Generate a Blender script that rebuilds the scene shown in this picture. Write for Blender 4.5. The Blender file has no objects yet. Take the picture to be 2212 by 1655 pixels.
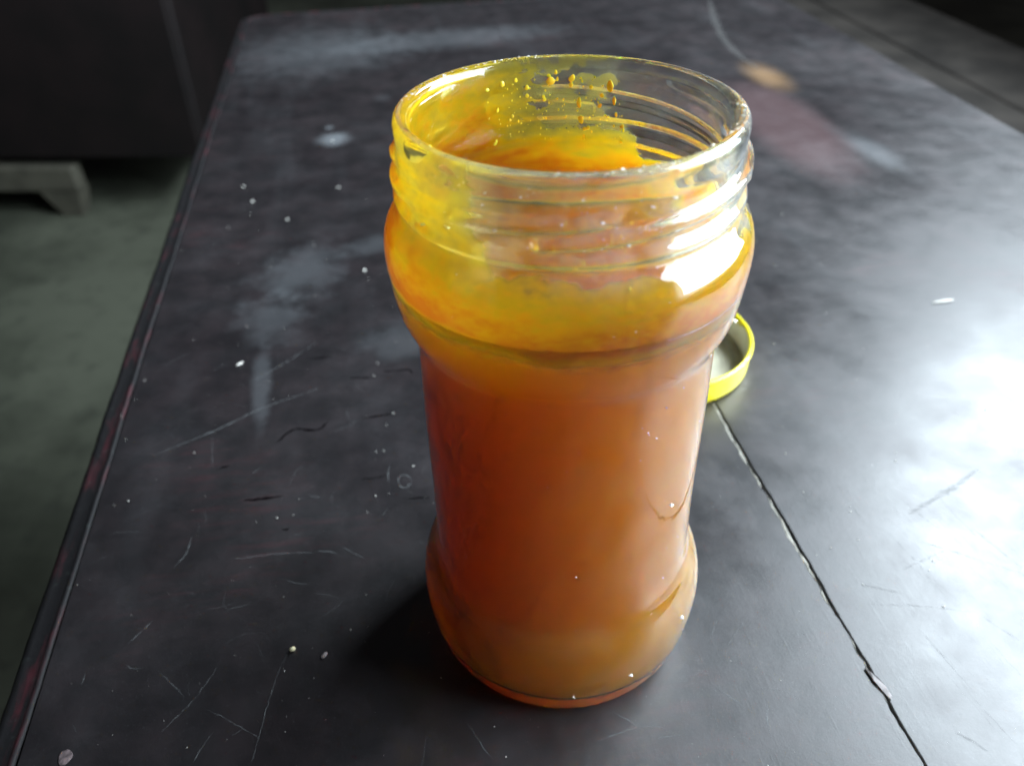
import bpy, bmesh, math, random
import numpy as np
from mathutils import Matrix, Vector

S = 0.01                                   # everything below is measured in centimetres
sc = bpy.context.scene
C = sc.collection

# ------------------------------------------------------------------ camera
cam = bpy.data.cameras.new('camera')
cam.sensor_width = 36.0
cam.lens = 1838.24 / 2212 * 36.0
cam.clip_start = 0.01
cam.clip_end = 60.0
cam_o = bpy.data.objects.new('camera', cam)
C.objects.link(cam_o)
R_ = Vector((0.99895044, 0.04110507, -0.02020892))
U_ = Vector((-0.00853576, 0.60053279, 0.79955457))
F_ = Vector((-0.04500187, 0.79854289, -0.60025336))
P_ = Vector((-0.3056, -15.2834, 19.3151)) * S
m = Matrix((R_, U_, -F_)).transposed().to_4x4()
m.translation = P_
cam_o.matrix_world = m
cam.dof.use_dof = True
cam.dof.focus_distance = 0.183
cam.dof.aperture_fstop = 15.5
sc.camera = cam_o

# ------------------------------------------------------------------ world: the dim room
w = bpy.data.worlds.new('World')
sc.world = w
w.use_nodes = True
w.node_tree.nodes['Background'].inputs[0].default_value = (0.98, 0.93, 1.0, 1)
w.node_tree.nodes['Background'].inputs[1].default_value = 0.024

# ------------------------------------------------------------------ the daylight window to the right of the table
def area(name, loc, target, sx, sy, power, col):
    l = bpy.data.lights.new(name, 'AREA')
    l.shape = 'RECTANGLE'
    l.size, l.size_y = sx * S, sy * S
    l.energy = power
    l.color = col
    o = bpy.data.objects.new(name, l)
    C.objects.link(o)
    o.location = Vector(loc) * S
    d = (Vector(target) - Vector(loc)).normalized()
    o.rotation_euler = d.to_track_quat('-Z', 'Y').to_euler()
    return o
def window(y, z, sy, sz, radiance, x=70.0):
    # a sash in the wall on the right; power follows from radiance and size
    return area('window_light', (x, y, z), (x - 10, y, z), sy, sz, radiance * math.pi * sy * sz * S * S, (0.80, 0.915, 1.0))
window(75, 81, 62, 44, 40.0)
window(8, 46, 76, 76, 15.0)

sc.view_settings.view_transform = 'Standard'
sc.view_settings.look = 'None'
sc.view_settings.gamma = 1.0
sc.view_settings.exposure = 0.5
sc.view_settings.use_curve_mapping = False
cy = sc.cycles
cy.max_bounces = 22
cy.transmission_bounces = 24
cy.transparent_max_bounces = 24
cy.glossy_bounces = 8
cy.diffuse_bounces = 4
cy.volume_bounces = 16
cy.sample_clamp_indirect = 12.0
cy.blur_glossy = 0.3
cy.use_adaptive_sampling = True
cy.adaptive_threshold = 0.06
cy.use_denoising = True
try:
    cy.denoiser = 'OPENIMAGEDENOISE'
except Exception:
    pass

rng = np.random.default_rng(7)
random.seed(7)

# ------------------------------------------------------------------ helpers
def obj(name, verts, faces, mat, parent=None, smooth=False, scale=S):
    me = bpy.data.meshes.new(name)
    me.from_pydata([tuple(float(c) * scale for c in v) for v in verts], [], [tuple(int(i) for i in f) for f in faces])
    me.update()
    if smooth:
        me.polygons.foreach_set('use_smooth', [True] * len(me.polygons))
    if mat:
        me.materials.append(mat)
    o = bpy.data.objects.new(name, me)
    C.objects.link(o)
    if parent:
        o.parent = parent
    return o

def tag(o, label=None, cat=None, group=None, kind=None):
    if label: o['label'] = label
    if cat: o['category'] = cat
    if group: o['group'] = group
    if kind: o['kind'] = kind
    return o

def empty(name, loc=(0, 0, 0), rz=0.0):
    o = bpy.data.objects.new(name, None)
    C.objects.link(o)
    o.empty_display_size = 0.02
    o.location = Vector(loc) * S
    o.rotation_euler = (0, 0, rz)
    return o

class NT:
    """small wrapper round a material's node tree"""
    def __init__(s, name):
        s.mat = bpy.data.materials.new(name)
        s.mat.use_nodes = True
        s.t = s.mat.node_tree
        s.t.nodes.clear()
        s.out = s.t.nodes.new('ShaderNodeOutputMaterial')
    def n(s, typ, **kw):
        x = s.t.nodes.new('ShaderNode' + typ)
        for k, v in kw.items():
            setattr(x, k, v)
        return x
    def l(s, a, b):
        s.t.links.new(a, b)
    def setin(s, node, i, v):
        if hasattr(v, 'is_output') or isinstance(v, bpy.types.NodeSocket):
            s.l(v, node.inputs[i])
        else:
            node.inputs[i].default_value = v
    def math(s, op, a, b=0.0, clamp=False):
        x = s.n('Math', operation=op)
        x.use_clamp = clamp
        s.setin(x, 0, a); s.setin(x, 1, b)
        return x.outputs[0]
    def mapr(s, v, a, b, c=0.0, d=1.0, smooth=True):
        x = s.n('MapRange')
        x.interpolation_type = 'SMOOTHSTEP' if smooth else 'LINEAR'
        s.setin(x, 0, v)
        for i, k in enumerate((a, b, c, d)):
            x.inputs[i + 1].default_value = k
        return x.outputs[0]
    def noise(s, vec, scale, detail=3.0, rough=0.55, dist=0.0):
        x = s.n('TexNoise')
        s.l(vec, x.inputs['Vector'])
        x.inputs['Scale'].default_value = scale
        x.inputs['Detail'].default_value = detail
        x.inputs['Roughness'].default_value = rough
        x.inputs['Distortion'].default_value = dist
        return x.outputs[0]
    def mapping(s, vec, scale=(1, 1, 1), loc=(0, 0, 0), rot=(0, 0, 0)):
        x = s.n('Mapping')
        s.l(vec, x.inputs[0])
        x.inputs[1].default_value = loc
        x.inputs[2].default_value = rot
        x.inputs[3].default_value = scale
        return x.outputs[0]
    def mix(s, f, a, b):
        x = s.n('Mix', data_type='RGBA')
        s.setin(x, 0, f)
        for i, v in ((6, a), (7, b)):
            if isinstance(v, bpy.types.NodeSocket):
                s.l(v, x.inputs[i])
            else:
                x.inputs[i].default_value = (*v, 1)
        return x.outputs[2]
    def pos(s):
        """object coordinates in centimetres"""
        tc = s.n('TexCoord')
        return s.mapping(tc.outputs['Object'], (100, 100, 100))
    def princ(s, **kw):
        x = s.n('BsdfPrincipled')
        for k, v in kw.items():
            k = k.replace('_', ' ')
            if isinstance(v, bpy.types.NodeSocket):
                s.l(v, x.inputs[k])
            else:
                x.inputs[k].default_value = (*v, 1) if isinstance(v, tuple) and len(v) == 3 else v
        s.l(x.outputs[0], s.out.inputs[0])
        return x
    def bump(s, h, strength, dist, node):
        x = s.n('Bump')
        x.inputs['Strength'].default_value = strength
        x.inputs['Distance'].default_value = dist * S
        s.l(h, x.inputs['Height'])
        s.l(x.outputs[0], node.inputs['Normal'])

def simple(name, col, rough=0.5, var=0.25, scale=2.0, metallic=0.0, bump=0.0):
    t = NT(name)
    v = t.pos()
    nz = t.noise(v, scale, 5)
    c = t.mix(t.mapr(nz, .3, .7), tuple(k * (1 - var) for k in col), tuple(k * (1 + var) for k in col))
    p = t.princ(Base_Color=c, Roughness=rough, Metallic=metallic)
    if bump:
        t.bump(nz, bump, 0.05, p)
    return t.mat

def vnoise(th, z, fth, fz, seed):
    """value noise periodic round the jar"""
    r = np.random.default_rng(seed)
    n1 = int(fth); n2 = 64
    g = r.random((n1, n2))
    a = (th / (2 * np.pi) * n1) % n1
    b = (z * fz) % n2
    i, j = np.floor(a).astype(int), np.floor(b).astype(int)
    fa, fb = a - i, b - j
    fa = fa * fa * (3 - 2 * fa); fb = fb * fb * (3 - 2 * fb)
    i0, i1, j0, j1 = i % n1, (i + 1) % n1, j % n2, (j + 1) % n2
    return (g[i0, j0] * (1 - fa) + g[i1, j0] * fa) * (1 - fb) + (g[i0, j1] * (1 - fa) + g[i1, j1] * fa) * fb

def fbm(th, z, fth, fz, seed, octv=4):
    s, a, t = 0, 1, 0
    for k in range(octv):
        s = s + a * vnoise(th, z, fth * 2 ** k, fz * 2 ** k, seed + k); t += a; a *= .5
    return s / t

def smoothprofile(pts, it=3):
    P = [np.array(q, float) for q in pts]
    for _ in range(it):
        Q = [P[0]]
        for a, b in zip(P[:-1], P[1:]):
            Q += [a * .75 + b * .25, a * .25 + b * .75]
        P = Q + [P[-1]]
    return np.array(P)

def sstep(x, a, b):
    t = np.clip((x - a) / (b - a), 0, 1)
    return t * t * (3 - 2 * t)

# ------------------------------------------------------------------ floor and what stands behind, far out of focus
def box(x0, x1, y0, y1, z0, z1, bev=0.0):
    bm = bmesh.new()
    bmesh.ops.create_cube(bm, size=1)
    for v in bm.verts:
        v.co = Vector(((x0 + x1) / 2 + v.co.x * (x1 - x0), (y0 + y1) / 2 + v.co.y * (y1 - y0), (z0 + z1) / 2 + v.co.z * (z1 - z0)))
    if bev:
        bmesh.ops.bevel(bm, geom=bm.edges[:], offset=bev, segments=3, affect='EDGES', profile=.5)
    vs = [tuple(v.co) for v in bm.verts]
    fs = [[v.index for v in f.verts] for f in bm.faces]
    bm.verts.ensure_lookup_table()
    bm.free()
    return vs, fs

t = NT('cement_floor')
v = t.pos()
a = t.noise(v, .03, 5, .6)
b = t.noise(v, .25, 5, .6)
col = t.mix(t.mapr(a, .35, .65), (.06, .066, .046), (.15, .162, .118))
col = t.mix(t.mapr(b, .5, .75, 0, .5), col, (.035, .038, .03))
pr = t.princ(Base_Color=col, Roughness=.75)
t.bump(b, .2, .3, pr)
floor_mat = t.mat
N = 24
vs = [(-600 + 1200 * i / N, -200 + 1000 * j / N, -60.4) for j in range(N + 1) for i in range(N + 1)]
fs = [(j * (N + 1) + i, j * (N + 1) + i + 1, (j + 1) * (N + 1) + i + 1, (j + 1) * (N + 1) + i) for j in range(N) for i in range(N)]
tag(obj('floor', vs, fs, floor_mat), kind='structure')

maroon = simple('maroon_paint', (.006, .0028, .003), .6, .5, .08)
pale_rail = simple('pale_wood', (.095, .09, .068), .7, .2, .2)
cup = tag(empty('cupboard', (-150, 150, -60.4)), 'dark maroon cupboard on a pale base rail, behind the table at left', 'cupboard')
bx = lambda nm, a, mt, par, bev=.4: obj(nm, *box(*a, bev), mt, par)
bx('cabinet_body', (-80, 78, 2, 60, 12.6, 150), maroon, cup, .8)
bx('door', (-78, -2, -.2, 2, 14, 148), maroon, cup)
bx('door', (-1, 77.7, -.2, 2, 12.9, 148), maroon, cup)
bx('base_rail', (-80, 50, -1, 3, 5.5, 11.2), pale_rail, cup, .8)
# tapered foot
ft = [(41.2, -1, 5.6), (49.5, -1, 5.6), (49.5, 4, 5.6), (41.2, 4, 5.6), (44.6, -.6, 0), (48.6, -.6, 0), (48.6, 3.4, 0), (44.6, 3.4, 0)]
obj('foot', ft, [(0, 1, 2, 3), (7, 6, 5, 4), (0, 4, 5, 1), (1, 5, 6, 2), (2, 6, 7, 3), (3, 7, 4, 0)], pale_rail, cup)
obj('foot', [(x - 119, y, z) for x, y, z in ft], [(0, 1, 2, 3), (7, 6, 5, 4), (0, 4, 5, 1), (1, 5, 6, 2), (2, 6, 7, 3), (3, 7, 4, 0)], pale_rail, cup)

ANG = math.radians(11.9)
brown = simple('bench_wood', (.05, .043, .037), .85, .4, .15)
bench = tag(empty('bench', (0, 0, -60.4), ANG), 'dark brown plank bench beyond the far right edge of the table', 'bench')
for k in range(3):
    bx('plank', (39 + k * 15.4, 54 + k * 15.4, -10, 150, 42, 45), brown, bench, .4)
for xx in (42, 78):
    for yy in (0, 140):
        bx('leg', (xx, xx + 5, yy, yy + 5, 0, 42), brown, bench)

# ------------------------------------------------------------------ table
table = tag(empty('table', (0, 0, 0), ANG), 'worn black wooden table with scratched glossy top and a cracked seam', 'table')
T_N0, T_BEAD, T_SEAM, T_N1, T_U0, T_U1 = -14.65, -13.75, 7.47, 34.6, -45.0, 69.6

def table_mat(name):
    t = NT(name)
    v = t.pos()
    sep = t.n('SeparateXYZ'); t.l(v, sep.inputs[0])
    X, Y = sep.outputs[0], sep.outputs[1]
    big = t.noise(v, .10, 5, .6)
    mid = t.noise(v, .55, 6, .62, .0)
    fine = t.noise(v, 6.0, 5, .7)
    grain = t.noise(t.mapping(v, (.5, 3.2, 1), (3, 1, 0)), 1.0, 6, .65, .1)
    streak = t.noise(t.mapping(v, (.35, .045, 1), (9, 4, 0), (0, 0, .12)), 1.0, 5, .6, .2)
    wob = t.noise(v, .9, 4, .6)
    def ell(x, y, rx, ry, soft=.5, rough=.9, rot=0.0):
        """patch of its own shape: warped ellipse, 1 inside"""
        dx = t.math('SUBTRACT', X, x); dy = t.math('SUBTRACT', Y, y)
        c, s_ = math.cos(rot), math.sin(rot)
        ex = t.math('DIVIDE', t.math('ADD', t.math('MULTIPLY', dx, c), t.math('MULTIPLY', dy, s_)), rx)
        ey = t.math('DIVIDE', t.math('SUBTRACT', t.math('MULTIPLY', dy, c), t.math('MULTIPLY', dx, s_)), ry)
        d = t.math('SQRT', t.math('ADD', t.math('MULTIPLY', ex, ex), t.math('MULTIPLY', ey, ey)))
        d = t.math('ADD', d, t.math('MULTIPLY', t.math('SUBTRACT', wob, .5), rough))
        return t.mapr(d, 1 + soft, 1 - soft, 0, 1)
    # black finish, reddish where it is worn through
    col = t.mix(t.mapr(mid, .35, .7), (.009, .0078, .0088), (.016, .012, .0135))
    red = t.math('MULTIPLY', t.mapr(big, .52, .68), t.mapr(grain, .45, .7))
    col = t.mix(t.math('MULTIPLY', red, .6), col, (.040, .012, .015))
    # dust film
    haze_n = t.noise(v, .35, 6, .6)
    dust = t.math('MULTIPLY', t.mapr(haze_n, .40, .75), t.mapr(fine, .3, .75, .45, 1))
    dust = t.math('ADD', t.math('MULTIPLY', dust, .07), t.math('MULTIPLY', t.mapr(streak, .5, .75), .06))
    dust = t.math('ADD', dust, t.mapr(fine, .62, .82, 0, .20))
    dust = t.math('ADD', dust, t.mapr(t.noise(v, 16, 3, .7), .60, .78, 0, .30))
    dust = t.math('MULTIPLY', dust, t.mapr(t.noise(v, 24, 2, .6), .3, .7, .6, 1.3))
    for (x, y, rx, ry, amt, soft, rough, rot) in (
            (-6.26, 37.4, .85, .95, .75, .6, 1.3, -.5), (-7.7, 20.9, 1.5, 2.2, .24, .7, 2.6, -.4), (-8.9, 17.0, 1.1, 1.6, .20, .7, 2.4, .3),
            (-8.95, 12.2, .34, 2.2, .22, .5, 1.4, .03), (-7.4, 57, 6.0, 6, .22, .6, 1.6, 0), (2.0, 58, 9, 2.5, .25, .6, 1.6, .1),
            (24.8, 28.7, .8, 2.2, .3, .8, 1.2, 0), (-3.6, 14.2, 1.3, 1.3, .16, .5, 1.4, 0), (-4.2, 22.8, 1.4, .7, .2, .7, 2.0, .2),
            (-6.5, 39.5, .25, .3, .6, .6, .9, 0), (-2.9, 44.5, .5, .6, .4, .7, 1.0, 0)):
        dust = t.math('ADD', dust, t.math('MULTIPLY', ell(x, y, rx, ry, soft, rough, rot), amt))
    clean = t.math('ADD', ell(-4.0, 46, 2.9, 5.2, .25, .5), ell(26.4, 33.9, 1.7, 3.6, .5, .8))
    dust = t.math('MULTIPLY', dust, t.math('SUBTRACT', 1.0, t.math('MULTIPLY', clean, .7), True))
    dust = t.math('MINIMUM', dust, .95)
    col = t.mix(dust, col, (.125, .135, .145))
    # dry cracks in the finish, along the grain
    crk = t.noise(t.mapping(v, (.55, 2.6, 1), (1, 7, 0)), 1.0, 7, .72, 1.2)
    crk = t.math('MULTIPLY', t.mapr(crk, .70, .76), t.mapr(big, .45, .55))
    col = t.mix(t.math('MULTIPLY', crk, .8), col, (.004, .003, .004))
    # pinkish patch with a soft orange spot at its far end
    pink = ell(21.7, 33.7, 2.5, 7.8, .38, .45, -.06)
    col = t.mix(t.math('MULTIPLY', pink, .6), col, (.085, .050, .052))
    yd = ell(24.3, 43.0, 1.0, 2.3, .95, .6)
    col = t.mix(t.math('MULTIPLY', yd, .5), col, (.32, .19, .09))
    rough = t.math('ADD', t.mapr(mid, .3, .75, .33, .44, False), t.math('MULTIPLY', dust, .25))
    rough = t.math('ADD', rough, t.mapr(big, .35, .65, -.06, .08, False))
    pr = t.princ(Base_Color=col, Roughness=rough, Specular_IOR_Level=.8)
    hsum = t.math('ADD', t.math('MULTIPLY', mid, .45), t.math('ADD', t.math('MULTIPLY', fine, .16), t.math('MULTIPLY', t.noise(v, 18, 3, .6), .10)))
    hsum = t.math('ADD', hsum, t.math('MULTIPLY', t.noise(v, .22, 3), .9))
    for rot, sc_, am in ((1.35, (9, .35, 1), .025), (.55, (7, .3, 1), .035), (2.3, (10, .5, 1), .03)):     # wiping scratches
        ln = t.noise(t.mapping(v, sc_, (rot, 2 * rot, 0), (0, 0, rot)), 1.0, 4, .6)
        hsum = t.math('ADD', hsum, t.math('MULTIPLY', t.mapr(ln, .56, .72), am))
    hsum = t.math('SUBTRACT', hsum, t.math('MULTIPLY', crk, .6))
    t.bump(hsum, .35, .035, pr)
    return t.mat
tab_mat = table_mat('worn_black_tabletop')

def slab(name, outline, z0, z1, mat, parent, bev=0.06):
    bm = bmesh.new()
    vv = [bm.verts.new((x, y, z1)) for x, y in outline]
    f = bm.faces.new(vv)
    if f.normal.z < 0:
        f.normal_flip()
    bm.normal_update()
    if f.normal.z < 0:
        bmesh.ops.reverse_faces(bm, faces=[f])
    ring = list(f.verts)
    # a small rounded arris, then the side
    cen = None
    n = len(ring)
    co = [Vector((q.co.x, q.co.y)) for q in ring]
    def inset(d):
        res = []
        for i in range(n):
            a, b, c = co[i - 1], co[i], co[(i + 1) % n]
            e1 = (b - a).normalized(); e2 = (c - b).normalized()
            nn = Vector((-(e1.y + e2.y), e1.x + e2.x))
            nn = nn.normalized() if nn.length > 1e-6 else Vector((0, 0))
            res.append(b + nn * d)
        return res
    rows = []
    for d, z in ((0, z0), (0, z1 - bev), (bev * .3, z1 - bev * .3), (bev, z1)):
        pts = inset(d)
        rows.append([bm.verts.new((q.x, q.y, z)) for q in pts])
    bm.faces.remove(f)
    for q in ring:
        bm.verts.remove(q)
    for a, b in zip(rows[:-1], rows[1:]):
        for i in range(n):
            bm.faces.new((a[i], a[(i + 1) % n], b[(i + 1) % n], b[i]))
    bm.faces.new(rows[-1])
    bm.faces.new(list(reversed(rows[0])))
    bmesh.ops.triangulate(bm, faces=[q for q in bm.faces if len(q.verts) > 4])
    bm.verts.index_update()
    vs = [tuple(q.co) for q in bm.verts]
    fs = [[q.index for q in g.verts] for g in bm.faces]
    bm.free()
    return obj(name, vs, fs, mat, parent)

def seam_line(seed, amp, lo, hi, wide):
    r = np.random.default_rng(seed)
    us = np.arange(T_U0, T_U1 + .01, .14)
    x = np.zeros_like(us)
    for fr, am in ((.25, .02), (.9, .03), (2.6, .03), (5.5, .02)):
        ph = r.random() * 6.28
        x += am * amp * np.sin(us * fr * 2 + ph + 1.5 * np.sin(us * fr * .7))
    x += r.normal(0, .008 * amp, len(us))
    return us, x
us, jl = seam_line(3, 1.0, 0, 0, 0)
_, jr = seam_line(4, .55, 0, 0, 0)
gapw = .03 + .02 * sstep(us, -2.2, .8) - .03 * sstep(us, -2.9, -3.4) * 0
gapw = np.where(us < -1.6, .018, gapw)
gapw = np.where((us < -2.6) & (us > -4.0), .03, gapw)
gapw = np.where(us < -4.4, .012, gapw)
gapw = np.where(us > 15, .003, gapw)
left_x = T_SEAM - gapw + .55 * jl
right_x = T_SEAM + gapw + .35 * jr + .2 * jl
right_x = np.maximum(right_x, left_x + .018)
left_x = np.where(us > 15, T_SEAM - .002, left_x); right_x = np.where(us > 15, T_SEAM + .002, right_x)
# far left corner is rounded
cor = [(T_BEAD + 1.6 * (1 - math.cos(a)), T_U1 - 1.6 * (1 - math.sin(a))) for a in np.linspace(math.pi / 2, 0, 8)]
outl = [(T_BEAD, T_U0)] + list(zip(left_x, us)) + cor
outl_l = [(x, y) for x, y in outl]
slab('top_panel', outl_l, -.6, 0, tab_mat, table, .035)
outr = [(T_N1, T_U0), (T_N1, T_U1 - 1.2), (T_N1 - .35, T_U1 - .35), (T_N1 - 1.2, T_U1)] + list(zip(right_x[::-1], us[::-1]))
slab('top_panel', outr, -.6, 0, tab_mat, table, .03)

# pale torn edge of the left panel along the seam: a chamfer of bare fibre standing a hair proud
raw = simple('torn_fibre_edge', (.24, .23, .20), .8, .35, 3.0, bump=.4)
vs, fs = [], []
r5 = np.random.default_rng(11)
wl = .06 + .02 * np.sin(us * 1.3) + .015 * np.sin(us * 5.1 + 1) + r5.normal(0, .012, len(us))
wl = np.clip(wl, .008, .12) * np.where(us < -1.3, .45, 1)
wl = np.where((us > -2.35) & (us < -1.35), .006, wl)
wl = np.where(us < -4.3, .006, wl)
usl = us[us < 15]
for i in range(len(usl)):
    x = left_x[i]
    vs += [(x - wl[i], us[i], .004), (x - wl[i] * .4, us[i], .012 + .006 * r5.random()), (x + .008, us[i], -.02), (x + .01, us[i], -.16)]
for i in range(len(usl) - 1):
    for k in range(3):
        fs.append((4 * i + k, 4 * i + k + 1, 4 * i + 5 + k, 4 * i + 4 + k))
obj('seam_lip', vs, fs, raw, table)
dirt = simple('packed_dirt', (.055, .052, .046), .9, .4, 4, bump=.5)
vs, fs = [], []
for i in range(len(usl)):
    z = -.05 - .03 * r5.random()
    vs += [(left_x[i] - .03, us[i], z), (right_x[i] + .03, us[i], z - .01)]
fs = [(2 * i, 2 * i + 1, 2 * i + 3, 2 * i + 2) for i in range(len(usl) - 1)]
obj('seam_dirt', vs, fs, dirt, table)

t = NT('worn_edge_strip'); v = t.pos()
en = t.noise(t.mapping(v, (1.6, .28, 1)), 1.0, 5, .65)
ec = t.mix(t.mapr(en, .50, .68), (.006, .0055, .0065), (.045, .009, .013))
ec = t.mix(t.mapr(t.noise(v, 2.5, 5, .7), .56, .75, 0, .5), ec, (.045, .055, .052))
pr = t.princ(Base_Color=ec, Roughness=.72, Specular_IOR_Level=.3)
t.bump(t.noise(v, 3, 4), .3, .05, pr)
edge_mat = t.mat
# rounded edge strip along the left and far sides, a shallow groove inside it
def strip(name, pts, nrm):
    prof = [(0.0, -3.0), (0.0, -.35), (.05, -.16), (.16, -.05), (.30, -.03), (.66, -.035), (.70, -.01), (.74, .012), (.79, .012), (.83, -.01), (.86, -.06), (.90, -.3)]
    vs, fs = [], []
    for (x, y), (nx, ny) in zip(pts, nrm):
        for d, z in prof:
            vs.append((x + nx * d, y + ny * d, z))
    k = len(prof)
    for i in range(len(pts) - 1):
        for j in range(k - 1):
            fs.append((i * k + j, (i + 1) * k + j, (i + 1) * k + j + 1, i * k + j + 1))
    return obj(name, vs, fs, edge_mat, table, True)
ys = np.arange(T_U0, T_U1 - 2.0, .5)
wobl = .02 * np.sin(ys * .3) + .012 * np.sin(ys * 1.3 + 2) + np.random.default_rng(2).normal(0, .008, len(ys))
pts = [(T_N0 + q, y) for q, y in zip(wobl, ys)]
nrm = [(1, 0)] * len(pts)
for a in np.linspace(0, math.pi / 2, 9):
    pts.append((T_N0 + 2.5 - 2.5 * math.cos(a), T_U1 + .9 - 2.5 + 2.5 * math.sin(a)))
    nrm.append((math.cos(a), -math.sin(a)))
pts.append((T_N1, T_U1 + .9)); nrm.append((0, -1))
strip('edge_strip', pts, nrm)
dark_core = simple('table_core', (.010, .008, .008), .7)
bx('core_board', (T_N0 + .3, T_N1 - .2, T_U0 + .2, T_U1 + .4, -3.0, -.62), dark_core, table, .1)
for xx in (-10.5, 26):
    for yy in (-40, 60):
        bx('leg', (xx, xx + 5, yy, yy + 5, -60.4, -3.0), dark_core, table, .3)

# scratches, hairline cuts and the dry cracks that can be picked out
LIGHT = [(0.07, [(-12.39, 8.81), (-10.17, 9.89), (-8.94, 10.81), (-6.77, 11.59)]), (0.05, [(-9.32, 12.54), (-7.71, 13.94), (-6.81, 14.94)]), (0.035, [(4.49, -3.83), (4.3, -4.26), (4.22, -4.73)]), (0.028, [(-7.43, -0.06), (-7.71, -0.78), (-7.91, -1.8), (-8.2, -3.22)]), (0.05, [(-10.93, 3.51), (-10.58, 4.0), (-10.59, 4.67)]), (0.04, [(-11.73, 0.95), (-11.25, 1.58)]), (0.03, [(-10.44, -1.9), (-9.67, -1.07), (-9.3, -0.29)]), (0.025, [(-9.38, -1.48), (-8.0, -2.55)]), (0.025, [(-10.76, -0.15), (-10.03, -1.0)]), (0.025, [(-9.59, -2.9), (-9.2, -2.18)]), (0.025, [(-9.22, 1.62), (-8.57, 1.71)]), (0.05, [(-4.4, 6.74), (-4.47, 6.29), (-4.43, 5.99)]), (0.08, [(-6.81, 3.35), (-6.58, 3.36), (-6.12, 3.17)]), (0.045, [(-5.99, 3.39), (-5.32, 2.8)]), (0.05, [(-9.17, 3.51), (-7.68, 3.48), (-6.85, 3.32)]), (0.025, [(-10.46, 9.43), (-10.28, 7.79)]), (0.03, [(-7.05, 5.83), (-6.6, 5.63)]), (0.03, [(-8.95, 7.21), (-8.62, 7.5)]), (0.03, [(0.58, -3.36), (1.0, -3.7), (1.15, -3.98)]), (0.03, [(0.07, -4.06), (1.42, -3.8), (2.08, -4.3)]), (0.05, [(-3.72, 5.88), (-3.75, 5.73), (-3.82, 5.63), (-3.92, 5.59), (-4.01, 5.61), (-4.09, 5.71), (-4.14, 5.85), (-4.14, 6.0), (-4.09, 6.14), (-4.01, 6.23), (-3.91, 6.25), (-3.82, 6.2), (-3.75, 6.09), (-3.72, 5.94)]), (0.025, [(-6.5, 0.91), (-5.99, 1.3)]), (0.025, [(-7.72, 2.47), (-7.31, 2.19), (-6.94, 2.15)]), (0.03, [(-12.73, -0.18), (-12.69, 0.16)]), (0.025, [(-2.96, -3.01), (-2.54, -4.06)]), (0.025, [(3.34, -3.11), (3.84, -3.73)]), (0.03, [(18.84, 12.5), (19.81, 12.8)])]
DARK = [(0.13, [(-8.18, 8.67), (-7.93, 9.12), (-7.57, 9.39), (-7.13, 9.18), (-6.7, 9.09), (-6.38, 9.69)]), (0.1, [(-5.64, 12.06), (-4.71, 11.9)]), (0.12, [(-4.34, 12.2), (-3.8, 12.19), (-3.26, 12.2), (-3.27, 11.84)]), (0.1, [(-7.23, 13.65), (-6.32, 13.64)]), (0.08, [(-5.31, 6.31), (-4.86, 6.23), (-4.5, 6.34)]), (0.15, [(-9.1, 6.0), (-8.67, 5.96), (-7.84, 5.97)]), (0.1, [(-10.1, 7.68), (-9.7, 7.82)]), (0.1, [(-5.18, 9.48), (-4.18, 9.56)]), (0.07, [(-7.81, 4.46), (-7.58, 4.44)]), (0.1, [(-3.88, 5.08), (-3.19, 5.03)]), (0.05, [(8.51, -1.47), (9.91, -1.77), (11.22, -2.26)]), (0.08, [(8.59, -0.76), (9.56, -1.28)]), (0.09, [(8.63, -5.39), (8.83, -5.56), (8.97, -5.73), (9.12, -5.95)]), (0.25, [(11.37, 1.53), (13.09, 2.2), (14.61, 2.95)]), (0.06, [(12.94, 0.64), (13.44, -1.11)]), (0.05, [(11.14, 0.41), (13.33, -1.26)]), (0.05, [(11.28, -2.37), (11.84, -3.39)]), (0.06, [(10.04, -0.48), (11.61, -0.05)])]
def ribbons(name, lst, mat, z):
    vs, fs = [], []
    r = np.random.default_rng(21)
    for w_, pl in lst:
        P = np.array(pl, float)
        if len(P) > 2:
            P = np.array(smoothprofile(P, 2))
        # resample
        seg = np.r_[0, np.cumsum(np.hypot(*np.diff(P, axis=0).T))]
        n = max(4, int(seg[-1] / .12))
        s_ = np.linspace(0, seg[-1], n)
        Q = np.stack([np.interp(s_, seg, P[:, 0]), np.interp(s_, seg, P[:, 1])], 1)
        Q += r.normal(0, .012, Q.shape)
        tg = np.gradient(Q, axis=0); tg /= np.linalg.norm(tg, axis=1)[:, None] + 1e-9
        nn = np.stack([-tg[:, 1], tg[:, 0]], 1)
        ww = w_ * .5 * np.clip(np.sin(np.linspace(0.06, math.pi - .06, n)) ** .5, .1, 1) * r.uniform(.35, 1.2, n)
        b = len(vs)
        for q, k, h in zip(Q, nn, ww):
            vs += [(q[0] + k[0] * h, q[1] + k[1] * h, z), (q[0] - k[0] * h, q[1] - k[1] * h, z)]
        fs += [(b + 2 * i, b + 2 * i + 1, b + 2 * i + 3, b + 2 * i + 2) for i in range(n - 1)]
    return tag(obj(name, vs, fs, mat, table), kind='stuff')

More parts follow.
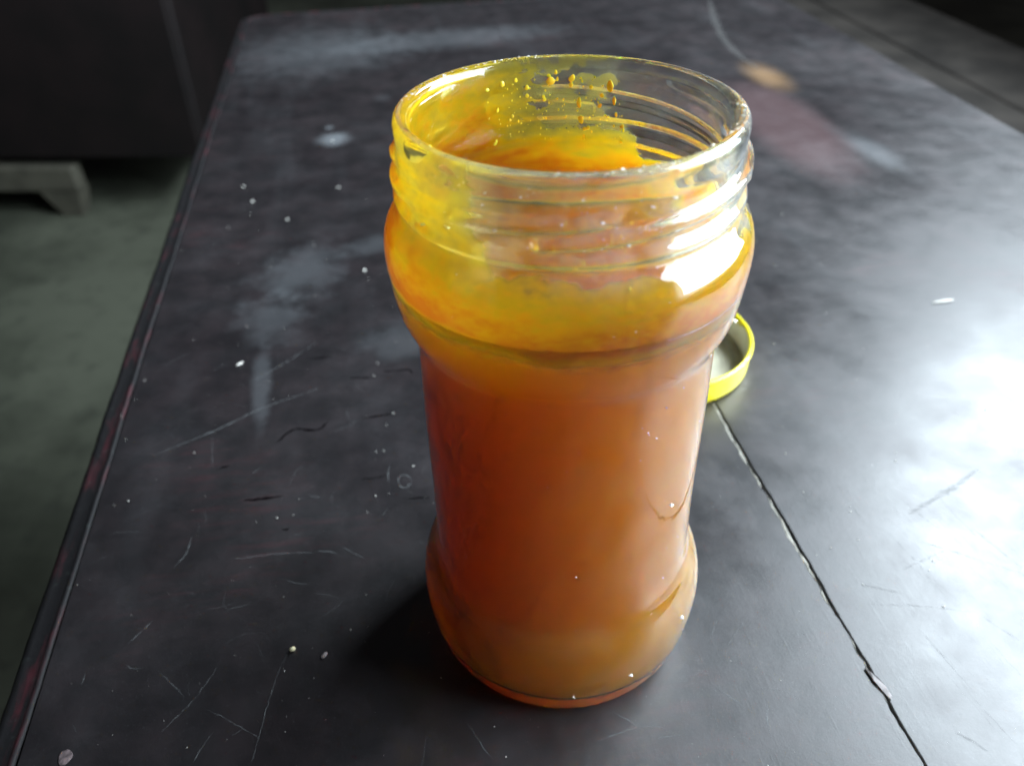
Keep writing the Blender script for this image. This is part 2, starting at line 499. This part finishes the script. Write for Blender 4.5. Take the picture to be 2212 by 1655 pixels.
def mark_mat(name, col, a0, a1, rough, spec=.5):
    t = NT(name)
    v = t.pos()
    nz = t.noise(v, 5, 4, .7)
    d = t.princ(Base_Color=col, Roughness=rough, Specular_IOR_Level=spec, Alpha=t.mapr(nz, .3, .7, a0, a1))
    return t.mat
pale_mark = mark_mat('pale_scratch', (.17, .18, .185), .03, .55, .7)
dark_mark = mark_mat('dark_crack', (.003, .002, .0025), .5, 1.0, .95, .02)
scuff_mark = mark_mat('dark_scuff', (.05, .05, .05), .02, .38, .45)
lm = list(LIGHT)
r = np.random.default_rng(5)
for _ in range(110):
    x, y = r.uniform(-13, 7), r.uniform(-7, 16)
    a, L = r.uniform(0, 6.28), r.uniform(.15, 1.1)
    cv = r.normal(0, .2)
    lm.append((r.uniform(.008, .02), [(x, y), (x + L * .5 * math.cos(a), y + L * .5 * math.sin(a)), (x + L * math.cos(a + cv), y + L * math.sin(a + cv))]))
dm = list(DARK[:10]); sm_ = list(DARK[10:])
for _ in range(26):                       # brushed scuffs on the bright side, parallel as a wiping hand leaves them
    x, y = r.uniform(9.5, 13), r.uniform(-6, 1.5)
    a = 1.75 + r.normal(0, .08); L = r.uniform(.8, 2.5)
    sm_.append((r.uniform(.012, .03), [(x, y), (x + L * math.cos(a), y + L * math.sin(a))]))
ribbons('scratches', lm, pale_mark, .006)
ribbons('cracks', dm, dark_mark, .005)
ribbons('scuffs', sm_, scuff_mark, .0055)
band_mat = mark_mat('pale_band', (.16, .16, .155), .08, .34, .6)
ribbons('pale_curve', [(.75, [(28.17, 65.33), (25.85, 57.5), (24.6, 52.03), (24.2, 47.62), (24.43, 44.63)])], band_mat, .007)  # pale curved band running down to the orange spot

# lifted flake of the finish beside the seam
flk = [(7.34, -3.35), (7.42, -3.5), (7.52, -3.68), (7.60, -3.95), (7.63, -4.2), (7.55, -4.3), (7.46, -4.05), (7.38, -3.75)]
vs = [(x, y, .006) for x, y in flk] + [(x * .985 + 7.49 * .015, y, .05 + .03 * math.sin(i)) for i, (x, y) in enumerate(flk)]
n8 = len(flk)
fs = [tuple(range(n8, 2 * n8))] + [(i, (i + 1) % n8, n8 + (i + 1) % n8, n8 + i) for i in range(n8)]
obj('lifted_flake', vs, fs, simple('flake', (.16, .14, .14), .5, .4, 4), table)

# dust and crumbs lying on the table
speck_mat = simple('pale_dust', (.50, .49, .45), .7, .3, 3)
vs, fs = [], []
r = np.random.default_rng(9)
def speck(x, y, s, z0=.008):
    b = len(vs)
    e = r.uniform(.6, 1.3, 3) * s
    a = r.uniform(0, 6.28); c_, s_ = math.cos(a), math.sin(a)
    for px, py, pz in ((1, 0, .3), (0, 1, .25), (-1, 0, .35), (0, -1, .2), (0, 0, .8), (.1, 0, 0)):
        X, Y = px * e[0], py * e[1]
        vs.append((x + c_ * X - s_ * Y, y + s_ * X + c_ * Y, z0 + pz * e[2]))
    for i in range(4):
        fs.append((b + i, b + (i + 1) % 4, b + 4)); fs.append((b + (i + 1) % 4, b + i, b + 5))
for k in range(1000):
    x, y = r.uniform(-14, 7.2), r.uniform(-7, 30)
    if r.random() < .3: x, y = r.uniform(7.7, 20), r.uniform(-7, 22)
    if math.hypot(x * math.cos(ANG) - y * math.sin(ANG), x * math.sin(ANG) + y * math.cos(ANG)) < 3.2: continue
    speck(x, y, min(.035, .006 * math.exp(r.exponential(.6))))
for x, y, s in ((-10.54, 29.1, .12), (-4.84, 20.34, .10), (-11.2, 31.2, .10), (-6.0, 30.0, .12), (-8.6, 26.5, .09), (-3.6, 6.6, .035), (-6.3, 37, .1), (-8.0, 5.0, .03)):
    speck(x, y, s)
dst = obj('dust', vs, fs, speck_mat, None)
dst.rotation_euler = (0, 0, ANG)
tag(dst, 'pale dust specks scattered over the black table top', 'dust', kind='stuff')

def crumb(name, x, y, rx, ry, rz, mat, rot, label, seed):
    bm = bmesh.new()
    bmesh.ops.create_icosphere(bm, subdivisions=3, radius=1)
    r = np.random.default_rng(seed)
    k = r.normal(0, 1, (6, 3)); ph = r.uniform(0, 6.28, 6)
    for q in bm.verts:
        d = 1 + .10 * sum(math.sin(2.2 * q.co.dot(Vector(k[i])) + ph[i]) for i in range(6)) / 2
        q.co = Vector((q.co.x * rx * d, q.co.y * ry * d, q.co.z * rz * d))
    zmin = min(q.co.z for q in bm.verts)
    vv = [(q.co.x, q.co.y, q.co.z - zmin + .003) for q in bm.verts]
    ff = [[q.index for q in g.verts] for g in bm.faces]
    bm.free()
    o = obj(name, vv, ff, mat, None, True)
    c_, s_ = math.cos(ANG), math.sin(ANG)
    o.location = Vector((x * c_ - y * s_, x * s_ + y * c_, 0)) * S
    o.rotation_euler = (0, 0, rot)
    return tag(o, label, 'crumb', 'crumbs on the table top')
cream = simple('cream_grain', (.72, .66, .42), .45, .15, 8)
white = simple('white_flake', (.62, .60, .56), .7, .2, 8)
greyc2 = simple('dull_flake', (.10, .075, .078), .7, .6, 6)
greyc = simple('grey_flake', (.30, .26, .26), .6, .4, 6)
crumb('crumb', -7.33, -.10, .085, .065, .06, cream, .6, 'round cream grain lying on the table near its left front', 1)
crumb('crumb', -6.49, -.42, .11, .06, .03, greyc, 1.1, 'grey flake just right of the round cream grain', 2)
crumb('crumb', -12.65, -2.2, .15, .2, .008, greyc2, .3, 'grey and maroon flake by the bottom left corner', 3)
crumb('crumb', 19.33, 12.65, .5, .05, .045, white, .25, 'thin white fibre on the bright right side of the table', 4)
crumb('crumb', -9.9, 13.8, .17, .035, .03, white, .9, 'small white sliver left of the jar, above the long scratch', 5)

# ------------------------------------------------------------------ the glass jar
OUT = [(0, .26), (1.6, .25), (2.3, .2), (2.62, .06), (2.8, .0), (2.98, .0), (3.12, .06), (3.27, .24), (3.40, .6), (3.50, 1.1), (3.56, 1.7), (3.57, 2.1), (3.53, 2.46), (3.445, 2.76),
       (3.33, 2.96), (3.22, 3.12), (3.16, 3.34), (3.145, 3.75), (3.14, 5.0), (3.14, 6.5), (3.14, 8.0), (3.14, 9.2), (3.15, 9.5), (3.20, 9.72), (3.33, 9.95), (3.47, 10.3), (3.55, 10.8), (3.60, 11.3),
       (3.61, 11.65), (3.56, 11.95), (3.45, 12.17), (3.33, 12.3), (3.25, 12.40), (3.215, 12.52), (3.21, 12.7), (3.21, 13.0), (3.205, 13.3), (3.20, 13.5), (3.185, 13.62), (3.20, 13.78), (3.21, 13.92),
       (3.19, 14.03), (3.13, 14.10), (3.06, 14.11), (2.98, 14.09), (2.92, 14.01), (2.895, 13.88)]
INN = [(2.895, 13.88), (2.90, 13.6), (2.91, 13.2), (2.92, 12.8), (2.95, 12.5), (3.06, 12.28), (3.22, 12.07), (3.34, 11.8), (3.385, 11.5), (3.37, 11.1), (3.30, 10.65), (3.16, 10.2), (3.0, 9.88), (2.93, 9.6), (2.915, 9.2),
       (2.91, 8.0), (2.91, 6.0), (2.91, 4.2), (2.925, 3.8), (2.97, 3.4), (3.07, 3.05), (3.20, 2.72), (3.31, 2.3), (3.33, 1.85), (3.29, 1.35), (3.18, .95), (3.0, .70), (2.7, .57), (1.6, .53), (0, .52)]
def subdivide_long(P, mx):
    Q = [P[0]]
    for a, b in zip(P[:-1], P[1:]):
        k = max(1, int(np.ceil(np.linalg.norm(b - a) / mx)))
        Q += [a + (b - a) * i / k for i in range(1, k + 1)]
    return np.array(Q)
po = subdivide_long(smoothprofile(OUT, 3), .06)
pi = subdivide_long(smoothprofile(INN, 3), .12)
NS = 480
TH = np.linspace(0, 2 * np.pi, NS, endpoint=False)

def thread(th, z):
    """four sloping lugs and the bead below them"""
    d = np.zeros(np.broadcast(th, z).shape)
    for k in range(4):
        start = math.radians(-102 + 90 * k)
        a = (th - start) % (2 * np.pi)
        span = math.radians(118)
        zc = 12.95 + .42 * a / span
        endc = np.where(a < span, np.minimum(sstep(a, 0, .035), 1 - sstep(a, span - .25, span)), 0)
        d = np.maximum(d, .135 * endc * np.exp(-((z - zc) / .125) ** 4))
    d = np.maximum(d, .11 * np.exp(-((z - 12.66) / .12) ** 2))
    return d

def heel_marks(th, z):
    """knurl ticks moulded round the heel"""
    gate = ((np.sin(th * 7 + .6) > -.2)).astype(float)
    return .022 * gate * np.exp(-((z - .28) / .09) ** 2) * (np.sin(th * 80) > .0)

vs = []
rows_o = po[1:]
zz = rows_o[:, 1][:, None]; rr = rows_o[:, 0][:, None]
RO = np.where(rr > 3.0, rr + thread(TH[None, :], zz) * (zz > 12.4) * (zz < 13.62) - heel_marks(TH[None, :], zz) * (zz < .7), rr)
RO = RO + .008 * np.sin(TH[None, :] * 2 + zz) + .005 * np.sin(TH[None, :] * 3 - zz * 1.3)       # blown glass is never quite round
rows_i = pi[1:-1]
RI = rows_i[:, 0][:, None] + .012 * np.sin(TH[None, :] * 3 + rows_i[:, 1][:, None] * 1.1) + .010 * np.sin(TH[None, :] * 5 - rows_i[:, 1][:, None] * 2.1)
allr = np.vstack([RO, RI]); allz = np.r_[rows_o[:, 1], rows_i[:, 1]]
M = len(allz)
V = np.zeros((M * NS + 2, 3))
V[:M * NS, 0] = (allr * np.cos(TH)[None, :]).ravel()
V[:M * NS, 1] = (allr * np.sin(TH)[None, :]).ravel()
V[:M * NS, 2] = np.repeat(allz, NS)
V[M * NS] = (0, 0, po[0, 1]); V[M * NS + 1] = (0, 0, pi[-1, 1])
def lathe_faces(M, NS):
    i = np.arange(M - 1)[:, None]; j = np.arange(NS)[None, :]; j2 = (j + 1) % NS
    return np.stack([i * NS + j, i * NS + j2, (i + 1) * NS + j2, (i + 1) * NS + j], -1).reshape(-1, 4)
F = [tuple(q) for q in lathe_faces(M, NS)]
F += [(M * NS, (j + 1) % NS, j) for j in range(NS)]
F += [(M * NS + 1, (M - 1) * NS + j, (M - 1) * NS + (j + 1) % NS) for j in range(NS)]
t = NT('clear_glass')
v = t.pos()
nz = t.noise(v, .8, 3)
g = t.n('BsdfGlass'); g.inputs['IOR'].default_value = 1.5
g.inputs['Color'].default_value = (.985, 1.0, .985, 1)
g.inputs['Roughness'].default_value = 0.0
bp = t.n('Bump'); bp.inputs['Strength'].default_value = .12; bp.inputs['Distance'].default_value = .0012
t.l(nz, bp.inputs['Height']); t.l(bp.outputs[0], g.inputs['Normal'])
sp = t.n('SeparateXYZ'); t.l(v, sp.inputs[0])
zc_ = sp.outputs[2]
grease = t.mapr(t.noise(v, 1.1, 6, .65, .5), .34, .70, .03, .20)
grease = t.math('MULTIPLY', grease, t.mapr(t.noise(v, 9, 4, .7), .25, .7, .6, 1.2))
where = t.math('ADD', t.math('MULTIPLY', t.math('MULTIPLY', t.mapr(zc_, 2.3, 1.6), t.mapr(zc_, .5, 1.0)), .06), t.mapr(zc_, 12.0, 12.6, .10, .8))
rad = t.math('SQRT', t.math('ADD', t.math('MULTIPLY', sp.outputs[0], sp.outputs[0]), t.math('MULTIPLY', sp.outputs[1], sp.outputs[1])))
where = t.math('MULTIPLY', where, t.mapr(rad, 3.02, 3.12))          # smudges sit on the outside of the glass
hz_ = t.n('BsdfDiffuse'); hz_.inputs[0].default_value = (.93, .93, .90, 1)
mg = t.n('MixShader'); t.l(t.math('MULTIPLY', grease, where), mg.inputs[0])
t.l(g.outputs[0], mg.inputs[1]); t.l(hz_.outputs[0], mg.inputs[2])
t.l(mg.outputs[0], t.out.inputs[0])
glass = t.mat
jar = obj('glass_jar', V, F, glass, None, True)
tag(jar, 'open clear glass jar with waisted body and threaded neck, holding amber syrup', 'jar')

# ------------------------------------------------------------------ the syrup in it
LEVEL = 11.05
def inner_r(z):
    q = pi[::-1]
    return np.interp(z, q[:, 1], q[:, 0])
zs = np.r_[np.linspace(.76, 3.4, 32), np.linspace(3.6, 9.2, 30), np.linspace(9.4, LEVEL - .02, 26)]
OVER = .03
prof = [(.4, .495), (1.6, .505), (2.7, .545), (2.97, .64)] + [(float(inner_r(z)) + OVER, float(z)) for z in zs]
rl = float(inner_r(LEVEL)) + OVER
prof += [(rl, LEVEL + .05), (rl - .06, LEVEL + .03), (rl - .14, LEVEL + .006), (rl - .25, LEVEL), (2.6, LEVEL), (1.8, LEVEL), (.9, LEVEL)]
prof = np.array(prof)
NH = 240
TH2 = np.linspace(0, 2 * np.pi, NH, endpoint=False)
M2 = len(prof)
V2 = np.zeros((M2 * NH + 2, 3))
V2[:M2 * NH, 0] = (prof[:, 0][:, None] * np.cos(TH2)).ravel()
V2[:M2 * NH, 1] = (prof[:, 0][:, None] * np.sin(TH2)).ravel()
V2[:M2 * NH, 2] = np.repeat(prof[:, 1], NH)
V2[-2] = (0, 0, .495); V2[-1] = (0, 0, LEVEL)
F2 = [tuple(q) for q in lathe_faces(M2, NH)]
F2 += [(M2 * NH, (j + 1) % NH, j) for j in range(NH)]
F2 += [(M2 * NH + 1, (M2 - 1) * NH + j, (M2 - 1) * NH + (j + 1) % NH) for j in range(NH)]
t = NT('amber_syrup')
g = t.n('BsdfGlass'); g.inputs['IOR'].default_value = 1.47; g.inputs['Roughness'].default_value = 0.0
t.l(g.outputs[0], t.out.inputs[0])
SIG_S = (98.0, 92.0, 18.0)
SIG_A = (2.2, 46.0, 560.0)
vsn = t.n('VolumeScatter'); dS = max(SIG_S)
vsn.inputs['Color'].default_value = (*[k / dS for k in SIG_S], 1); vsn.inputs['Density'].default_value = dS
vsn.inputs['Anisotropy'].default_value = .0
van = t.n('VolumeAbsorption'); dA = max(SIG_A)
van.inputs['Color'].default_value = (*[1 - k / dA for k in SIG_A], 1); van.inputs['Density'].default_value = dA
ad = t.n('AddShader')
t.l(vsn.outputs[0], ad.inputs[0]); t.l(van.outputs[0], ad.inputs[1]); t.l(ad.outputs[0], t.out.inputs[1])
syrup_mat = t.mat
syrup = obj('syrup', V2, F2, syrup_mat, None, True)
tag(syrup, 'thick amber orange syrup filling the glass jar up to its shoulder', 'syrup')

# ---- the yellow skin it left on the inside of neck and shoulder
zf = np.r_[np.linspace(9.75, 12.0, 100), np.linspace(12.02, 13.86, 110)]
lip = np.array([(2.905, 13.93), (2.93, 14.0), (2.98, 14.06), (3.06, 14.085), (3.12, 14.07)])
path_r = np.r_[inner_r(zf) + .018, lip[:, 0]]
path_z = np.r_[zf, lip[:, 1]]
NF = 720
TH3 = np.linspace(0, 2 * np.pi, NF, endpoint=False)
ZF, TF = np.meshgrid(path_z, TH3, indexing='ij')
n1 = fbm(TF, ZF, 14, 1.6, 100); n2 = fbm(TF, ZF, 60, 6, 200); n3 = fbm(TF, ZF, 9, .3, 300); n4 = fbm(TF, ZF, 170, 17, 400, 3)
deg = np.degrees(TF)                                        # 0 right, 90 away, 180 left, 270 towards the camera
hz = (ZF - 11.5) / (13.86 - 11.5)
right_edge = 58 + 13 * hz + 10 * (n2 - .5) + 9 * (n1 - .5)
on_left = sstep(deg, right_edge - 1.0, right_edge + 1.2) * (1 - sstep(deg + 40 * (n1 - .5) + 14 * (n2 - .5), 222, 262))
base = np.interp(ZF + .5 * (n1 - .5), [11.2, 11.45, 11.75, 12.2, 12.9, 13.9, 14.1], [1.12, .97, .82, .70, .55, .42, .30])
boost = .30 * np.exp(-((deg - 168) / 36) ** 2)
thin_right = .30 * sstep(-deg, -115, -86) * sstep(ZF, 12.35, 12.8)
th_l = (base + boost - thin_right + .62 * (n1 - .5) + .34 * (n2 - .5) + .12 * (n4 - .5))
hole = sstep(n2 + .6 * (n1 - .5), .57, .64) * sstep(-deg, -122, -97) * sstep(ZF, 12.4, 12.7)
th_l = np.clip(th_l, .30, 2) * (1 - .85 * hole) * on_left
top_low = 12.06 + .65 * (n1 - .5) + .35 * (n2 - .5) + .12 * np.cos(TF - 3.4)
lowz = np.interp(ZF + .5 * (n1 - .5), [9.8, 10.4, 11.0, 11.5, 11.9, 12.4], [.30, .60, .95, .86, .66, .48])
low = (1 - sstep(ZF, top_low - .05, top_low + .12)) * lowz
low = low + .20 * (n2 - .5) * (low > .05) + .16 * (n4 - .5) * (low > .05)
veil = (.03 + .17 * sstep(n1 + .5 * (n2 - .5), .42, .72) + .10 * (n4 - .5)) * sstep(deg, 215, 235) * (1 - sstep(deg, 320, 358)) * sstep(ZF, 12.2, 12.5)
veil = np.maximum(veil, .13 * (ZF > 13.87) * sstep(deg, 60, 80) * (1 - sstep(deg, 230, 270)))
cover = np.clip(np.maximum(np.maximum(th_l, low), veil), 0, 1.15)
# the skin reaches lowest on the right and breaks off in a slanting ragged line on the left
bot = np.interp(deg, [0, 60, 150, 185, 225, 248, 262, 300, 360], [10.7, 11.0, 11.1, 11.05, 10.9, 10.75, 10.6, 10.65, 10.7]) + .30 * (n1 - .5) + .14 * (n2 - .5)
cover = cover * sstep(ZF, bot - .15, bot + .40)
rf = path_r[:, None] + 0 * TF
VF = np.stack([rf * np.cos(TF), rf * np.sin(TF), ZF], -1).reshape(-1, 3)
FF = lathe_faces(len(path_z), NF)
keep = cover.ravel()[FF].max(axis=1) > .02
film = obj('residue_film', VF, FF[keep], None, syrup, True)
at = film.data.attributes.new('cover', 'FLOAT', 'POINT')
at.data.foreach_set('value', cover.ravel().astype(np.float32))
t = NT('yellow_residue')
a_ = t.n('Attribute'); a_.attribute_name = 'cover'
cv = a_.outputs['Fac']
rmp = t.n('ValToRGB')
t.l(cv, rmp.inputs[0])
el = rmp.color_ramp.elements
el[0].position = .1; el[0].color = (.72, .70, .50, 1)
el[1].position = 1.0; el[1].color = (.78, .22, .004, 1)
e = el.new(.35); e.color = (.80, .68, .08, 1)
e = el.new(.62); e.color = (.86, .58, .010, 1)
e = el.new(.82); e.color = (.85, .40, .005, 1)
dif = t.n('BsdfDiffuse'); t.l(rmp.outputs[0], dif.inputs[0])
trl = t.n('BsdfTranslucent'); t.l(rmp.outputs[0], trl.inputs[0])
m1 = t.n('MixShader'); m1.inputs[0].default_value = .55
t.l(dif.outputs[0], m1.inputs[1]); t.l(trl.outputs[0], m1.inputs[2])
gl = t.n('BsdfGlossy'); gl.inputs['Roughness'].default_value = .12
m2 = t.n('MixShader'); m2.inputs[0].default_value = .05
t.l(m1.outputs[0], m2.inputs[1]); t.l(gl.outputs[0], m2.inputs[2])
tr = t.n('BsdfTransparent')
t.l(t.mix(t.mapr(cv, 0, .5), (1, 1, 1), (.98, .86, .25)), tr.inputs[0])
m3 = t.n('MixShader'); t.l(t.mapr(cv, .02, .8, 0, .95, False), m3.inputs[0])
t.l(tr.outputs[0], m3.inputs[1]); t.l(m2.outputs[0], m3.inputs[2])
t.l(m3.outputs[0], t.out.inputs[0])
film.data.materials.append(t.mat)

# ---- beads of syrup stuck to the wall
t = NT('syrup_bead')
pr = t.princ(Base_Color=(.95, .74, .05), Roughness=.10, IOR=1.47, Subsurface_Weight=.6, Subsurface_Scale=.001)
bead_mat = t.mat
bead_meshes = []
for q_ in range(5):
    rb = np.random.default_rng(50 + q_)
    bm = bmesh.new(); bmesh.ops.create_icosphere(bm, subdivisions=3, radius=1)
    kk = rb.normal(0, 1, (4, 3)); ph = rb.uniform(0, 6.28, 4)
    sag = rb.uniform(.1, .5)
    for q in bm.verts:
        d = 1 + .09 * sum(math.sin(1.8 * q.co.dot(Vector(kk[i])) + ph[i]) for i in range(4))
        w_ = 1 - sag * max(0, q.co.z)
        q.co = Vector((q.co.x * d * w_, q.co.y * d * w_, q.co.z * d))
    me = bpy.data.meshes.new('bead')
    me.from_pydata([tuple(q.co * S) for q in bm.verts], [], [[q.index for q in g.verts] for g in bm.faces]); me.update(); bm.free()
    me.polygons.foreach_set('use_smooth', [True] * len(me.polygons)); me.materials.append(bead_mat)
    bead_meshes.append(me)
r = np.random.default_rng(33)
def bead(d, z, s, el_=1.0):
    a = math.radians(d); rr_ = float(inner_r(z)) - .012
    s = s * .8
    o = bpy.data.objects.new('bead', random.choice(bead_meshes))
    C.objects.link(o); o.parent = syrup
    o.location = Vector((rr_ * math.cos(a), rr_ * math.sin(a), z)) * S
    o.scale = (s * .4, s * random.uniform(.7, 1.1), s * el_)
    o.rotation_euler = (0, 0, a)
for d, z, s, e_ in ((97, 13.62, .10, 1), (88, 13.68, .10, 1.1), (72, 13.55, .09, 1.6), (70, 13.25, .06, 1.8), (80, 13.5, .05, 1), (85, 13.15, .09, 1.4), (76, 13.12, .07, 1), (84, 12.78, .10, 1),
                    (66, 12.72, .08, .8), (118, 13.66, .08, 1), (112, 13.7, .05, 1), (125, 13.6, .05, 1), (100, 13.3, .05, 1), (107, 13.35, .05, 1), (160, 12.9, .07, 1.5), (95, 13.8, .05, 1), (69, 12.95, .05, 1.2)):
    bead(d, z, s, e_)
for _ in range(170):
    d = r.uniform(64, 125) if r.random() < .75 else r.uniform(205, 300)
    z = r.uniform(12.3, 13.75) if d < 180 else r.uniform(12.0, 13.2)
    bead(d, z, min(.06, .013 * math.exp(r.exponential(.6))), r.uniform(.8, 1.4))
# a crystal crust along the lip and a few crumbs stuck to the outside
t = NT('sugar_crust')
pr = t.princ(Base_Color=(.9, .88, .8), Roughness=.15, Transmission_Weight=.25, IOR=1.45)
crust = t.mat
vs, fs = [], []
for _ in range(260):
    d = math.radians(r.uniform(-95, 5) if r.random() < .5 else r.uniform(95, 175))
    rr_ = r.uniform(2.98, 3.17); zt = 14.095 - .9 * max(0, rr_ - 3.08) ** 1.2 - .3 * max(0, 3.0 - rr_)
    s = min(.05, .012 * math.exp(r.exponential(.5)))
    speck(rr_ * math.cos(d), rr_ * math.sin(d), s, zt - .01)
for _ in range(70):
    d = math.radians(r.uniform(-130, -20)); z = r.uniform(.8, 13.0)
    q = float(np.interp(z, po[20:400, 1], po[20:400, 0])) if z > 1 else 3.4
    s = min(.03, .006 * math.exp(r.exponential(.5)))
    rr_ = float(np.interp(z, [k[1] for k in OUT[6:41]], [k[0] for k in OUT[6:41]])) + .01
    speck(rr_ * math.cos(d), rr_ * math.sin(d), s, z)
for _ in range(70):
    d = math.radians(r.normal(-95, 22)); z = r.uniform(12.75, 13.95)
    rr_ = 3.21 + float(thread(np.array(d), np.array(z))) * (z < 13.62) + .004
    speck(rr_ * math.cos(d), rr_ * math.sin(d), min(.05, .010 * math.exp(r.exponential(.6))), z)
for d, z, s in ((-22, 10.35, .10), (-43, 6.2, .09), (-60, 8.7, .035), (-35, 2.3, .11), (-62, 1.5, .09), (-85, 1.1, .05), (-30, 9.75, .05)):
    d = math.radians(d); rr_ = float(np.interp(z, [k[1] for k in OUT[6:41]], [k[0] for k in OUT[6:41]])) + .01
    speck(rr_ * math.cos(d), rr_ * math.sin(d), s * .6, z); speck(rr_ * math.cos(d + .01), rr_ * math.sin(d + .01), s * .4, z - .06)
tag(obj('dried_crumbs', vs, fs, crust, jar), kind='stuff')

# ------------------------------------------------------------------ the lid behind the jar, lying open side up
LID = (3.95, 12.2)
lid = tag(empty('jar_lid', (*LID, 0.004)), 'yellow metal screw lid lying upside down on the table behind the jar', 'lid')
def ring(name, prof, mat, n=160, mod=None, closed=False, smooth=True):
    vs, fs = [], []
    k = len(prof)
    for i in range(n):
        a = 2 * math.pi * i / n
        for j, (rr_, z) in enumerate(prof):
            q = rr_ + (mod(a, j) if mod else 0)
            vs.append((q * math.cos(a), q * math.sin(a), z))
    for i in range(n):
        for j in range(k - 1 + closed):
            fs.append((i * k + j, ((i + 1) % n) * k + j, ((i + 1) % n) * k + (j + 1) % k, i * k + (j + 1) % k))
    return obj(name, vs, fs, mat, lid, smooth)
t = NT('yellow_enamel'); v = t.pos()
pr = t.princ(Base_Color=t.mix(t.mapr(t.noise(v, 1.2, 4), .4, .7), (.84, .74, .012), (.76, .60, .012)), Roughness=.3, Coat_Weight=.4)
yel = t.mat
lacq = simple('cream_lacquer', (.62, .60, .46), .35, .12, .8, .0)
ring('skirt', [(3.05, .0), (3.25, .02), (3.33, .12), (3.36, .3), (3.37, .8), (3.40, .92), (3.44, .98), (3.44, 1.06), (3.39, 1.12), (3.32, 1.12), (3.27, 1.06)], yel)
ring('inner_wall', [(3.27, 1.06), (3.25, .98), (3.26, .85), (3.26, .3), (3.22, .16), (3.1, .1)], lacq)
vs = [(0, 0, .03)]; fs = []
prof = [(1.2, .03), (2.3, .035), (2.45, .07), (2.55, .09), (2.65, .10), (3.1, .10)]
n = 120
for i in range(n):
    a = 2 * math.pi * i / n
    vs += [(q * math.cos(a), q * math.sin(a), z) for q, z in prof]
for i in range(n):
    a0, b0 = 1 + i * len(prof), 1 + ((i + 1) % n) * len(prof)
    fs.append((0, a0, b0))
    fs += [(a0 + j, a0 + j + 1, b0 + j + 1, b0 + j) for j in range(len(prof) - 1)]
obj('panel', vs, fs, lacq, lid, True)
seal = simple('grey_seal', (.35, .34, .28), .5)
ring('sealing_ring', [(2.75, .105), (2.8, .16), (2.95, .18), (3.1, .16), (3.15, .11)], seal)
for k in range(4):
    a = math.radians(20 + 90 * k)
    bm_v, bm_f = [], []
    for i in range(9):
        q = a + (i - 4) * .035
        e_ = .10 * math.cos((i - 4) / 4.5 * math.pi / 2)
        bm_v += [(3.285 * math.cos(q), 3.285 * math.sin(q), 1.08), ((3.25 - e_) * math.cos(q), (3.25 - e_) * math.sin(q), 1.02), (3.262 * math.cos(q), 3.262 * math.sin(q), .90)]
    for i in range(8):
        bm_f += [(3 * i, 3 * i + 3, 3 * i + 4, 3 * i + 1), (3 * i + 1, 3 * i + 4, 3 * i + 5, 3 * i + 2)]
    obj('lug', bm_v, bm_f, yel, lid, True)
